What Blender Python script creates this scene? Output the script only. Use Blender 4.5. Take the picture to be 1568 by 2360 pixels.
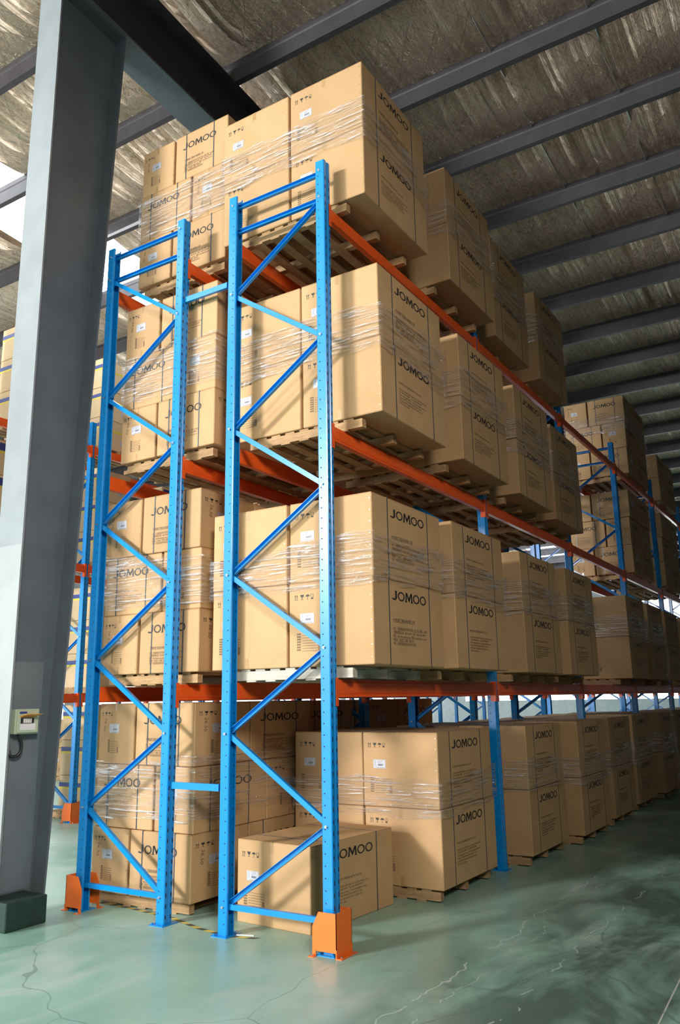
import bpy, bmesh, math, random
from mathutils import Vector, Matrix

# ------------------------------------------------------------------ clear
for o in list(bpy.data.objects):
    bpy.data.objects.remove(o, do_unlink=True)
SC = bpy.context.scene
COL = SC.collection
R = math.radians

# ------------------------------------------------------------------ camera
F, YAW, PIT, ROL = 1876.18, 0.5591, 0.2259, -0.0164
fw = Vector((-math.sin(YAW)*math.cos(PIT), math.cos(YAW)*math.cos(PIT), math.sin(PIT)))
rt = Vector((math.cos(YAW), math.sin(YAW), 0)); up = rt.cross(fw)
r2 = rt*math.cos(ROL)+up*math.sin(ROL); u2 = -rt*math.sin(ROL)+up*math.cos(ROL)
cd = bpy.data.cameras.new('camera')
cam = bpy.data.objects.new('camera', cd)
COL.objects.link(cam)
M = Matrix((r2, u2, -fw)).transposed().to_4x4()
M.translation = Vector((3.5722, -5.4431, 1.8195))
cam.matrix_world = M
cd.sensor_fit = 'VERTICAL'; cd.sensor_height = 24.0
cd.lens = F*24.0/2360.0
cd.clip_end = 200
SC.camera = cam

# ------------------------------------------------------------------ world, lights, exposure
W = bpy.data.worlds.new('world'); SC.world = W; W.use_nodes = True
bgn = W.node_tree.nodes['Background']
bgn.inputs[0].default_value = (0.9, 0.95, 1.0, 1); bgn.inputs[1].default_value = 0.35

def area(name, loc, target, sx, sy, power, color, spread=180):
    l = bpy.data.lights.new(name, 'AREA'); l.shape = 'RECTANGLE'; l.size = sx; l.size_y = sy
    l.energy = power; l.color = color
    o = bpy.data.objects.new(name, l); COL.objects.link(o); o.location = loc
    l.spread = R(spread)
    d = Vector(target)-Vector(loc)
    o.rotation_euler = d.to_track_quat('-Z', 'Y').to_euler()
    return o
area('front_window_light', (-9.2, -19.0, 7.6), (-1.2, 0.5, 3.2), 3.0, 1.8, 5200, (1.0, 0.97, 0.94))
area('side_window_light', (8.7, -8.4, 7.2), (-1.4, -1.6, 2.9), 3.2, 2.0, 330, (1.0, 0.90, 0.78), 66)
area('loading_door_light', (-5.5, -21.5, 3.0), (-3, 0, 2.0), 7.5, 5.0, 2300, (1.0, 0.98, 0.97))
area('skylight_light', (-8.2, 2.0, 10.1), (-8.0, 2.2, 0), 1.5, 20.0, 900, (0.95, 0.98, 1.0))
SC.view_settings.view_transform = 'Standard'
SC.view_settings.look = 'None'
SC.view_settings.gamma = 1.0
SC.view_settings.use_curve_mapping = False
SC.view_settings.exposure = 0.0
SC.cycles.max_bounces = 8
SC.cycles.transparent_max_bounces = 16
SC.cycles.caustics_reflective = False
SC.cycles.caustics_refractive = False
SC.cycles.sample_clamp_indirect = 4.0

# ------------------------------------------------------------------ material helpers
def new_mat(name):
    m = bpy.data.materials.new(name); m.use_nodes = True
    nt = m.node_tree; b = nt.nodes['Principled BSDF']
    return m, nt, b
def nd(nt, t, **kw):
    n = nt.nodes.new(t)
    for k, v in kw.items(): setattr(n, k, v)
    return n
def coords(nt, scale=(1, 1, 1), which='Object', rot=(0, 0, 0)):
    tc = nd(nt, 'ShaderNodeTexCoord'); mp = nd(nt, 'ShaderNodeMapping')
    mp.inputs['Scale'].default_value = scale; mp.inputs['Rotation'].default_value = rot
    nt.links.new(tc.outputs[which], mp.inputs[0]); return mp.outputs[0]
def noise(nt, vec, scale, detail=3, rough=0.5, dist=0.0):
    n = nd(nt, 'ShaderNodeTexNoise'); n.inputs['Scale'].default_value = scale
    n.inputs['Detail'].default_value = detail; n.inputs['Roughness'].default_value = rough
    n.inputs['Distortion'].default_value = dist
    if vec is not None: nt.links.new(vec, n.inputs['Vector'])
    return n.outputs['Fac']
def ramp(nt, fac, stops):
    r = nd(nt, 'ShaderNodeValToRGB'); e = r.color_ramp.elements
    while len(e) < len(stops): e.new(0.5)
    for i, (p, c) in enumerate(stops):
        e[i].position = p; e[i].color = c if len(c) == 4 else (*c, 1)
    nt.links.new(fac, r.inputs[0]); return r.outputs[0]
def mixc(nt, fac, a, b):
    m = nd(nt, 'ShaderNodeMix', data_type='RGBA')
    for s, v in ((0, fac), (6, a), (7, b)):
        if hasattr(v, 'is_linked') or hasattr(v, 'links'): nt.links.new(v, m.inputs[s])
        elif s == 0: m.inputs[0].default_value = v
        else: m.inputs[s].default_value = (*v, 1)
    return m.outputs[2]
def math_n(nt, op, a, b=None, c=None):
    m = nd(nt, 'ShaderNodeMath', operation=op)
    for i, v in enumerate((a, b, c)):
        if v is None: continue
        if hasattr(v, 'links'): nt.links.new(v, m.inputs[i])
        else: m.inputs[i].default_value = v
    return m.outputs[0]
def bump(nt, b, h, strength=0.3, dist=0.01):
    n = nd(nt, 'ShaderNodeBump'); n.inputs['Strength'].default_value = strength
    n.inputs['Distance'].default_value = dist
    nt.links.new(h, n.inputs['Height']); nt.links.new(n.outputs[0], b.inputs['Normal'])
def plain(name, col, rough=0.5, metal=0.0, spec=0.5, var=0.0, vscale=4.0):
    m, nt, b = new_mat(name)
    b.inputs['Base Color'].default_value = (*col, 1)
    b.inputs['Roughness'].default_value = rough; b.inputs['Metallic'].default_value = metal
    b.inputs['Specular IOR Level'].default_value = spec
    if var:
        f = noise(nt, coords(nt), vscale, 4)
        c = ramp(nt, f, [(0.3, tuple(x*(1-var) for x in col)), (0.7, tuple(min(1, x*(1+var)) for x in col))])
        nt.links.new(c, b.inputs['Base Color'])
    return m
def emis(name, col, s):
    m, nt, b = new_mat(name)
    b.inputs['Base Color'].default_value = (*col, 1)
    b.inputs['Emission Color'].default_value = (*col, 1); b.inputs['Emission Strength'].default_value = s
    return m

def cardboard(name, a, bcol):
    m, nt, b = new_mat(name)
    oi = nd(nt, 'ShaderNodeObjectInfo')
    v = coords(nt)
    f = noise(nt, v, 2.2, 3)
    c = ramp(nt, f, [(0.3, a), (0.75, bcol)])
    hs = nd(nt, 'ShaderNodeHueSaturation')
    nt.links.new(c, hs.inputs['Color'])
    vv = math_n(nt, 'MULTIPLY_ADD', oi.outputs['Random'], 0.16, 0.92)
    nt.links.new(vv, hs.inputs['Value'])
    nt.links.new(hs.outputs[0], b.inputs['Base Color'])
    b.inputs['Roughness'].default_value = 0.72; b.inputs['Specular IOR Level'].default_value = 0.25
    fine = noise(nt, coords(nt, (1, 1, 30)), 3.0, 3)
    big = noise(nt, v, 3.5, 2)
    h = math_n(nt, 'MULTIPLY_ADD', fine, 0.12, big)
    bump(nt, b, h, 0.25, 0.03)
    return m
M_CARD = cardboard('brown_cardboard', (0.47, 0.300, 0.150), (0.54, 0.350, 0.182))
M_CARDC = cardboard('tan_cardboard', (0.55, 0.41, 0.24), (0.60, 0.45, 0.28))
M_FLAP = cardboard('cardboard_flap', (0.47, 0.295, 0.145), (0.53, 0.335, 0.17))
M_INK = plain('black_print', (0.028, 0.024, 0.022), 0.6)
M_INKF = plain('faded_print', (0.12, 0.075, 0.04), 0.7)
M_STRAP = plain('dark_strap', (0.055, 0.065, 0.085), 0.35, 0.0, 0.6)
M_LABEL = plain('white_label', (0.50, 0.52, 0.57), 0.5)
M_LABINK = plain('grey_label_print', (0.20, 0.21, 0.26), 0.5)
M_STAPLE = plain('bright_staple', (0.75, 0.75, 0.75), 0.25, 1.0)
M_BLUE = plain('blue_paint', (0.002, 0.235, 0.66), 0.26, 0.0, 0.55, 0.05, 6)
M_HOLE = plain('dark_slot', (0.004, 0.02, 0.07), 0.8)
M_ORANGE = plain('orange_beam_paint', (0.80, 0.105, 0.014), 0.3, 0.0, 0.55, 0.06, 5)
M_GUARD = plain('bright_orange_paint', (0.86, 0.165, 0.018), 0.42, 0.0, 0.5, 0.04, 8)
M_BOLT = plain('zinc_bolt', (0.72, 0.72, 0.70), 0.25, 1.0)
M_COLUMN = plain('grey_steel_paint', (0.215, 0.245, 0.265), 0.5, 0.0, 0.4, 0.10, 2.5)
M_WEB = plain('dark_blue_grey_steel', (0.095, 0.118, 0.140), 0.5, 0.0, 0.4, 0.12, 2.5)  # darker tone than the front flange, for column web, back flange, rafter flange
M_PURLIN = plain('dark_steel_paint', (0.042, 0.038, 0.044), 0.6, 0.0, 0.4, 0.15, 4)
M_PLINTH = plain('dark_green_concrete', (0.014, 0.035, 0.028), 0.55, 0.0, 0.4, 0.3, 7)
M_TAPEY = plain('yellow_floor_tape', (0.62, 0.50, 0.10), 0.5, var=0.2)
M_TAPEB = plain('black_floor_tape', (0.06, 0.07, 0.07), 0.5)
M_BOXG = plain('pale_green_plastic', (0.42, 0.50, 0.37), 0.4)
M_BLK = plain('black_plastic', (0.012, 0.014, 0.018), 0.45)
M_WHITE = plain('white_plastic', (0.7, 0.7, 0.72), 0.4)
M_LOGOB = plain('blue_label', (0.03, 0.05, 0.22), 0.4)
M_YEL = plain('yellow_stripe', (0.62, 0.50, 0.05), 0.5)
M_WALL = plain('pale_wall_sheet', (0.42, 0.45, 0.47), 0.6, var=0.1)
M_WIN = emis('daylit_window', (0.95, 0.98, 1.0), 3.1)
M_SKY = emis('daylit_skylight', (0.92, 0.97, 1.0), 7.0)
M_WALLD = plain('dark_wall_sheet', (0.10, 0.10, 0.10), 0.7)

def m_amber():
    m, nt, b = new_mat('amber_plastic')
    b.inputs['Base Color'].default_value = (0.85, 0.33, 0.02, 1)
    b.inputs['Roughness'].default_value = 0.2; b.inputs['Alpha'].default_value = 0.85
    return m
M_AMBER = m_amber()

def m_wood(name, a, c):
    m, nt, b = new_mat(name)
    oi = nd(nt, 'ShaderNodeObjectInfo')
    v = coords(nt, (2, 2, 18))
    f = noise(nt, v, 2.5, 4, 0.6, 1.2)
    k = ramp(nt, f, [(0.25, a), (0.7, c)])
    hs = nd(nt, 'ShaderNodeHueSaturation'); nt.links.new(k, hs.inputs['Color'])
    nt.links.new(math_n(nt, 'MULTIPLY_ADD', oi.outputs['Random'], 0.5, 0.7), hs.inputs['Value'])
    nt.links.new(hs.outputs[0], b.inputs['Base Color'])
    b.inputs['Roughness'].default_value = 0.75
    bump(nt, b, f, 0.3, 0.01)
    return m
M_WOOD = m_wood('pallet_wood', (0.27, 0.155, 0.068), (0.50, 0.33, 0.165))
M_WOODG = m_wood('grey_pallet_wood', (0.36, 0.33, 0.28), (0.56, 0.53, 0.46))

def m_film():
    m, nt, b = new_mat('clear_stretch_film')
    out = nt.nodes['Material Output']; nt.nodes.remove(b)
    tr = nd(nt, 'ShaderNodeBsdfTransparent'); tr.inputs[0].default_value = (0.97, 0.965, 0.96, 1)
    gl = nd(nt, 'ShaderNodeBsdfGlossy'); gl.inputs['Roughness'].default_value = 0.13
    gl.inputs[0].default_value = (0.95, 0.95, 1, 1)
    v = coords(nt, (1.6, 1.6, 34.0), rot=(R(3), R(-3), 0))
    f = noise(nt, v, 1.6, 5, 0.7, 0.5)
    v2 = coords(nt, (7, 7, 95))
    g = noise(nt, v2, 1.0, 3)
    st = ramp(nt, f, [(0.47, (0.05,)*3), (0.55, (0.22,)*3), (0.62, (0.78,)*3)])
    bp = nd(nt, 'ShaderNodeBump'); bp.inputs['Strength'].default_value = 1.0; bp.inputs['Distance'].default_value = 0.018
    h = math_n(nt, 'MULTIPLY_ADD', g, 0.5, f)
    nt.links.new(h, bp.inputs['Height']); nt.links.new(bp.outputs[0], gl.inputs['Normal'])
    df = nd(nt, 'ShaderNodeBsdfDiffuse'); df.inputs[0].default_value = (0.8, 0.78, 0.77, 1)
    m2 = nd(nt, 'ShaderNodeMixShader'); m2.inputs[0].default_value = 0.30
    nt.links.new(gl.outputs[0], m2.inputs[1]); nt.links.new(df.outputs[0], m2.inputs[2])
    mx = nd(nt, 'ShaderNodeMixShader'); nt.links.new(st, mx.inputs[0])
    nt.links.new(tr.outputs[0], mx.inputs[1]); nt.links.new(m2.outputs[0], mx.inputs[2])
    nt.links.new(mx.outputs[0], out.inputs[0])
    return m
M_FILM = m_film()
M_TAPE = plain('brown_packing_tape', (0.44, 0.28, 0.13), 0.22, 0.0, 0.6)

def m_floor():
    m, nt, b = new_mat('green_epoxy_floor')
    v = coords(nt)
    big = noise(nt, v, 0.55, 5, 0.6, 0.4)
    c = ramp(nt, big, [(0.30, (0.17, 0.33, 0.265)), (0.5, (0.26, 0.44, 0.36)), (0.72, (0.38, 0.53, 0.46))])
    # grey dust smears
    d = noise(nt, coords(nt, (1.6, 0.55, 1), rot=(0, 0, R(22))), 1.5, 5, 0.62, 0.8)
    df = ramp(nt, d, [(0.52, (0,)*3), (0.74, (0.6,)*3)])
    c = mixc(nt, df, c, (0.48, 0.50, 0.47))
    # dark green-grey patches, growing stronger with x into the aisle (x > 0.3)
    tc = nd(nt, 'ShaderNodeTexCoord'); sp = nd(nt, 'ShaderNodeSeparateXYZ'); nt.links.new(tc.outputs['Object'], sp.inputs[0])
    X, Y = sp.outputs[0], sp.outputs[1]
    mr = nd(nt, 'ShaderNodeMapRange'); nt.links.new(X, mr.inputs[0])
    mr.inputs[1].default_value = 0.2; mr.inputs[2].default_value = 1.6
    g = noise(nt, coords(nt, (1.0, 0.45, 1)), 1.9, 5, 0.62, 0.5)
    gf = ramp(nt, g, [(0.36, (0,)*3), (0.58, (1,)*3)])
    gm = math_n(nt, 'MULTIPLY', gf, math_n(nt, 'MULTIPLY', mr.outputs[0], 0.85))
    c = mixc(nt, gm, c, (0.045, 0.075, 0.065))
    # dark blotches
    g2 = noise(nt, coords(nt, (1.0, 1.4, 1)), 2.6, 3, 0.5)
    g2f = math_n(nt, 'MULTIPLY', ramp(nt, g2, [(0.62, (0,)*3), (0.70, (1,)*3)]), math_n(nt, 'MULTIPLY', mr.outputs[0], 0.55))
    c = mixc(nt, g2f, c, (0.04, 0.075, 0.065))
    # broken pale wear scratches along two wheel tracks and one joint
    wob = noise(nt, coords(nt, (1, 1.3, 1)), 2.3, 4)
    gaps = noise(nt, coords(nt, (1, 2.2, 1)), 1.3, 3)
    for x0, wdt, gap in ((0.96, 0.006, 0.50), (1.54, 0.006, 0.50), (1.14, 0.004, 0.56)):
        dx = math_n(nt, 'ABSOLUTE', math_n(nt, 'ADD', math_n(nt, 'SUBTRACT', X, x0), math_n(nt, 'MULTIPLY', math_n(nt, 'SUBTRACT', wob, 0.5), 0.30)))
        ln = math_n(nt, 'LESS_THAN', dx, wdt)
        k = math_n(nt, 'MULTIPLY', ln, math_n(nt, 'GREATER_THAN', gaps, gap))
        c = mixc(nt, math_n(nt, 'MULTIPLY', k, 0.55), c, (0.55, 0.60, 0.58))
    dj = math_n(nt, 'LESS_THAN', math_n(nt, 'ABSOLUTE', math_n(nt, 'SUBTRACT', X, math_n(nt, 'MULTIPLY_ADD', Y, -0.04, 2.325))), 0.005)
    c = mixc(nt, math_n(nt, 'MULTIPLY', dj, 0.8), c, (0.6, 0.58, 0.52))
    # faint cracks on the left
    cr = nd(nt, 'ShaderNodeTexVoronoi', feature='DISTANCE_TO_EDGE'); cr.inputs['Scale'].default_value = 0.45
    vv = coords(nt, (1, 0.8, 1)); wn = nd(nt, 'ShaderNodeTexNoise'); wn.inputs['Scale'].default_value = 1.5
    nt.links.new(vv, wn.inputs[0]); va = nd(nt, 'ShaderNodeVectorMath', operation='MULTIPLY_ADD')
    nt.links.new(wn.outputs['Color'], va.inputs[0]); va.inputs[1].default_value = (0.5, 0.5, 0); nt.links.new(vv, va.inputs[2])
    nt.links.new(va.outputs[0], cr.inputs[0])
    ck = math_n(nt, 'LESS_THAN', cr.outputs['Distance'], 0.0018)
    c = mixc(nt, math_n(nt, 'MULTIPLY', ck, 0.45), c, (0.08, 0.13, 0.11))
    nt.links.new(c, b.inputs['Base Color'])
    rr = ramp(nt, d, [(0.3, (0.26,)*3), (0.7, (0.5,)*3)])
    nt.links.new(rr, b.inputs['Roughness']); b.inputs['Specular IOR Level'].default_value = 0.5
    bump(nt, b, noise(nt, v, 9, 3), 0.08, 0.01)
    return m
M_FLOOR = m_floor()

def m_foil():
    m, nt, b = new_mat('foil_roof_insulation')
    v = coords(nt)
    st = noise(nt, coords(nt, (6.0, 0.22, 1)), 2.2, 6, 0.75, 0.1)      # creases running with the roof slope
    soft = noise(nt, coords(nt, (1.0, 0.7, 1)), 1.1, 3)
    # netting lines, two diagonal directions
    tc = nd(nt, 'ShaderNodeTexCoord'); sp = nd(nt, 'ShaderNodeSeparateXYZ'); nt.links.new(tc.outputs['Object'], sp.inputs[0])
    X, Y = sp.outputs[0], sp.outputs[1]
    def net(a, bb, per):
        s = math_n(nt, 'ADD', math_n(nt, 'MULTIPLY', X, a), math_n(nt, 'MULTIPLY', Y, bb))
        s = math_n(nt, 'ADD', s, math_n(nt, 'MULTIPLY', soft, 0.15))
        fr = math_n(nt, 'FRACT', math_n(nt, 'DIVIDE', s, per))
        return math_n(nt, 'LESS_THAN', fr, 0.03)
    n1 = net(0.8, 0.6, 0.36); n2 = net(0.8, -0.6, 0.36)
    nn = math_n(nt, 'MAXIMUM', n1, n2)
    base = ramp(nt, soft, [(0.3, (0.72, 0.57, 0.42)), (0.7, (0.93, 0.78, 0.62))])
    c = mixc(nt, math_n(nt, 'MULTIPLY', nn, 0.35), base, (0.30, 0.27, 0.23))
    nt.links.new(c, b.inputs['Base Color'])
    b.inputs['Metallic'].default_value = 1.0
    nt.links.new(ramp(nt, st, [(0.3, (0.06,)*3), (0.7, (0.14,)*3)]), b.inputs['Roughness'])
    h = math_n(nt, 'ADD', math_n(nt, 'MULTIPLY', st, 0.75), math_n(nt, 'SUBTRACT', math_n(nt, 'MULTIPLY', soft, 0.8), math_n(nt, 'MULTIPLY', nn, 0.10)))
    bump(nt, b, h, 1.0, 0.10)
    return m
M_FOIL = m_foil()

# ------------------------------------------------------------------ mesh helpers
def box(bm, x0, x1, y0, y1, z0, z1, mi=0):
    v = [bm.verts.new(p) for p in ((x0,y0,z0),(x1,y0,z0),(x1,y1,z0),(x0,y1,z0),(x0,y0,z1),(x1,y0,z1),(x1,y1,z1),(x0,y1,z1))]
    for f in ((0,3,2,1),(4,5,6,7),(0,1,5,4),(1,2,6,5),(2,3,7,6),(3,0,4,7)):
        fc = bm.faces.new([v[i] for i in f]); fc.material_index = mi
def prism(bm, pts, axis, a, b, mi=0):
    """extrude 2-D polygon pts along axis ('x','y','z') from a to b"""
    def P(p, t):
        return {'x': (t, p[0], p[1]), 'y': (p[0], t, p[1]), 'z': (p[0], p[1], t)}[axis]
    A = [bm.verts.new(P(p, a)) for p in pts]; B = [bm.verts.new(P(p, b)) for p in pts]
    n = len(pts)
    fs = [bm.faces.new(A[::-1]), bm.faces.new(B)]
    for i in range(n):
        fs.append(bm.faces.new((A[i], A[(i+1) % n], B[(i+1) % n], B[i])))
    for f in fs: f.material_index = mi
def poly(bm, pts, mi=0):
    f = bm.faces.new([bm.verts.new((p[0], p[1], 0)) for p in pts]); f.material_index = mi
def rect(bm, x0, y0, x1, y1, mi=0):
    poly(bm, [(x0, y0), (x1, y0), (x1, y1), (x0, y1)], mi)
def cyl(bm, c, r, h, axis='y', n=10):
    pts = [(r*math.cos(2*math.pi*i/n), r*math.sin(2*math.pi*i/n)) for i in range(n)]
    ax = {'x': (c[1], c[2]), 'y': (c[0], c[2]), 'z': (c[0], c[1])}[axis]
    t = {'x': c[0], 'y': c[1], 'z': c[2]}[axis]
    prism(bm, [(p[0]+ax[0], p[1]+ax[1]) for p in pts], axis, t, t+h)
def mesh(name, bm, *mats, smooth=False, bev=0.0, fix=True):
    if fix: bmesh.ops.recalc_face_normals(bm, faces=bm.faces)
    if bev: bmesh.ops.bevel(bm, geom=list(bm.edges), offset=bev, segments=1, affect='EDGES', profile=0.6)
    me = bpy.data.meshes.new(name); bm.to_mesh(me); bm.free()
    for m in mats: me.materials.append(m)
    if smooth: me.shade_smooth()
    return me
def put(name, me, parent=None, mat=None, loc=None, rz=None):
    o = bpy.data.objects.new(name, me); COL.objects.link(o)
    if parent is not None: o.parent = parent
    if mat is not None: o.matrix_local = mat
    if loc is not None: o.location = loc
    if rz is not None: o.rotation_euler = (0, 0, rz)
    return o
def tag(o, label, cat, group=None, kind=None):
    o['label'] = label; o['category'] = cat
    if group: o['group'] = group
    if kind: o['kind'] = kind
    return o
def struct(name, me, loc=None):
    o = put(name, me, loc=loc); o['kind'] = 'structure'; return o
def T(x, y, z): return Matrix.Translation((x, y, z))
ORD = ['first', 'second', 'third', 'fourth', 'fifth', 'sixth', 'seventh', 'eighth', 'ninth', 'tenth', 'eleventh', 'twelfth']
random.seed(7)

# ------------------------------------------------------------------ building shell
SL = -0.07           # roof slope along y
def zr(y, off=0.0): return 10.36+SL*y+off
bm = bmesh.new(); box(bm, -20, 9, -22, 38, -0.2, 0)
floor = struct('floor', mesh('floor', bm, M_FLOOR))
bm = bmesh.new()
ya, yb = -22, 38
def slab(bm, x0, x1, y0, y1, o0, o1, mi=0):
    prism(bm, [(y0, zr(y0, o0)), (y1, zr(y1, o0)), (y1, zr(y1, o1)), (y0, zr(y0, o1))], 'x', x0, x1, mi)
slab(bm, -20, -9.05, ya, yb, 0.37, 0.44); slab(bm, -7.3, 9, ya, yb, 0.37, 0.44)
# quilted foil sagging between the purlins, creased along the slope
rc = random.Random(11)
def foil_grid(xa, xb, dx, yc0, yc1):
    nx_ = int((xb-xa)/dx); ys = []
    y = yc0
    while y < yc1: ys.append(y); y += 1.62/9
    A = [rc.gauss(0, 1) for _ in range(nx_+1)]; B = [rc.gauss(0, 1) for _ in range(nx_+1)]
    rows = []
    for y in ys:
        t = ((y-0.474)/1.62) % 1.0; k = int((y-0.474)//1.62); sg = math.sin(math.pi*t)
        row = []
        for i in range(nx_+1):
            x = xa+(xb-xa)*i/nx_
            m = 0.5+0.5*math.sin(k*2.3+x*0.7)
            o_ = 0.325-0.085*sg+sg*0.014*(A[i]*m+B[i]*(1-m))+0.010*sg*math.sin(5.1*x+1.7*k)+0.006*math.sin(8*x+6*y)*math.sin(8*x-6*y)
            row.append(bm.verts.new((x, y, zr(y, o_))))
        rows.append(row)
    for a_, b_ in zip(rows[:-1], rows[1:]):
        for i in range(nx_): bm.faces.new((a_[i], b_[i], b_[i+1], a_[i+1]))
foil_grid(-7.3, 6.0, 0.05, -3.0, 26.0); foil_grid(-14.0, -9.05, 0.08, -3.0, 14.0)
struct('ceiling', mesh('ceiling', bm, M_FOIL, smooth=True))
bm = bmesh.new(); slab(bm, -9.05, -7.3, -9, 12, 0.37, 0.41)
slab(bm, -9.05, -7.3, 20, 34, 0.37, 0.41)
struct('window_1', mesh('skylight_sheet', bm, M_SKY))
bm = bmesh.new(); slab(bm, -9.05, -7.3, -22, -9, 0.34, 0.44); slab(bm, -9.05, -7.3, 12, 20, 0.34, 0.44); slab(bm, -9.05, -7.3, 34, 38, 0.34, 0.44)
struct('trim_1', mesh('roof_strip', bm, M_FOIL))
# outer walls
bm = bmesh.new()
box(bm, -20.2, -20, -22, 38, 0, 0.7); box(bm, -20.2, -20, -22, 38, 5.0, 12.2)
for y in range(-22, 38, 6): box(bm, -20.2, -20, y, y+0.5, 0.7, 5.0)
struct('wall_left', mesh('wall_left', bm, M_WALL))
bm = bmesh.new(); box(bm, -20.12, -20.08, -22, 38, 0.7, 5.0)
struct('window_2', mesh('wall_glazing', bm, M_WIN))
bm = bmesh.new()
box(bm, -20, -15.5, 38, 38.2, 0, 9.0); box(bm, -2.5, 9, 38, 38.2, 0, 9.0); box(bm, -15.5, -2.5, 38, 38.2, 0, 1.6); box(bm, -15.5, -2.5, 38, 38.2, 6.6, 9.0)
struct('wall_back', mesh('wall_back', bm, M_WALL))
bm = bmesh.new(); box(bm, -15.5, -2.5, 38.08, 38.12, 1.6, 6.6)
struct('window_3', mesh('back_glazing', bm, emis('bright_far_window', (0.93, 0.98, 1.0), 7.0)))
bm = bmesh.new(); box(bm, 9, 9.2, -22, 38, 0, 12.4); struct('wall_right', mesh('wall_right', bm, M_WALLD))
bm = bmesh.new()
box(bm, -20, -9.5, -22.2, -22, 0, 12.2); box(bm, -1.5, 9, -22.2, -22, 0, 12.2); box(bm, -9.5, -1.5, -22.2, -22, 5.6, 12.2)
struct('wall_front', mesh('wall_front', bm, M_WALL))

# steel frame: column
bm = bmesh.new()
def colpts(z0, z1, y0a, y1a, y0b, y1b, x0, x1):
    v = [bm.verts.new(p) for p in ((x0,y0a,z0),(x1,y0a,z0),(x1,y1a,z0),(x0,y1a,z0),(x0,y0b,z1),(x1,y0b,z1),(x1,y1b,z1),(x0,y1b,z1))]
    for f in ((0,3,2,1),(4,5,6,7),(0,1,5,4),(1,2,6,5),(2,3,7,6),(3,0,4,7)): bm.faces.new([v[i] for i in f])
ZT = 9.48
colpts(0.0, ZT, -0.80, -0.782, -0.80, -0.782, -3.12, -2.765)
me = mesh('column_flange', bm, M_COLUMN)
column = bpy.data.objects.new('steel_column', None); COL.objects.link(column); column.location = (0, 0, 0)
tag(column, 'tall grey tapered steel H column on a dark green base at the left', 'column')
put('front_flange', me, column)
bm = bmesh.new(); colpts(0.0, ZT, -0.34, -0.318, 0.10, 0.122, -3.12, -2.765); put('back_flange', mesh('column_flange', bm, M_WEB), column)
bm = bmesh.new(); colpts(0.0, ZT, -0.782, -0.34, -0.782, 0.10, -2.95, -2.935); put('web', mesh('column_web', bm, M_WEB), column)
bm = bmesh.new(); box(bm, -3.17, -2.615, -0.81, -0.40, 0, 0.225); o = put('base', mesh('column_base', bm, M_PLINTH, bev=0.008), column)
# repainted lower patch is a slightly lighter coat on the flange and web
M_COL2 = plain('lighter_grey_repaint', (0.28, 0.31, 0.325), 0.5, var=0.08, vscale=3)
bm = bmesh.new(); box(bm, -3.121, -2.764, -0.8015, -0.80, 0.24, 3.25); put('repainted_patch', mesh('column_patch', bm, M_COL2), column)
bm = bmesh.new(); box(bm, -2.9345, -2.933, -0.781, -0.345, 0.24, 2.20)
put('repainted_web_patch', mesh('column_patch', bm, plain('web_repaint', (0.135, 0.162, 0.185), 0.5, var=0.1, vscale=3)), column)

# rafter
def sloped(bm, x0, x1, y0, y1, o0, o1): slab(bm, x0, x1, y0, y1, o0, o1)
bm = bmesh.new(); sloped(bm, -3.14, -2.72, -0.80, 38, -0.93, -0.905)
rafter = bpy.data.objects.new('roof_rafter', None); COL.objects.link(rafter)
tag(rafter, 'deep dark steel I-beam rafter running from the column top under the roof', 'beam')
put('bottom_flange', mesh('rafter_flange', bm, M_WEB), rafter)
bm = bmesh.new(); sloped(bm, -2.94, -2.925, -0.80, 38, -0.905, -0.025); put('web', mesh('rafter_web', bm, M_PURLIN), rafter)
bm = bmesh.new(); sloped(bm, -3.14, -2.72, -0.80, 38, -0.025, -0.002); put('top_flange', mesh('rafter_flange', bm, M_PURLIN), rafter)

# purlins
bm = bmesh.new()
prism(bm, [(-0.045, 0.0), (0.045, 0.0), (0.045, 0.012), (-0.033, 0.012), (-0.033, 0.31), (0.055, 0.31), (0.055, 0.322), (-0.055, 0.322), (-0.055, 0.24), (-0.045, 0.22)], 'x', -20, 9)
me_pur = mesh('purlin', bm, M_PURLIN)
for k in range(-3, 23):
    y = 0.474+1.62*k
    if k < 0: pos = 'in front of the column, %s of three' % ['nearest', 'middle', 'farthest'][-k-1]
    elif k < 12: pos = '%s one behind the column' % ORD[k]
    else: pos = 'far down the roof'
    o = put('roof_purlin', me_pur, loc=(0, y, zr(y)))
    tag(o, 'dark steel roof purlin, '+pos, 'roof beam', 'dark purlins under the foil roof')
# bright tie rods lying in the roof between purlins
bm = bmesh.new(); cyl(bm, (0, 0, 0), 0.012, 1.5, 'y', 8); me_rod = mesh('tie_rod', bm, M_BOLT)
for ix, x in enumerate((0.42, 1.73)):
    for k in range(1, 9):
        y = 0.474+1.62*k
        o = put('tie_rod', me_rod, loc=(x, y+0.06, zr(y+0.06, 0.26))); o.rotation_euler = (math.atan(SL), 0, 0)
        tag(o, 'thin bright tie rod between roof purlins, %s line, %s bay' % (('left', 'right')[ix], ORD[k-1]), 'rod', 'tie rods between the purlins')

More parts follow.
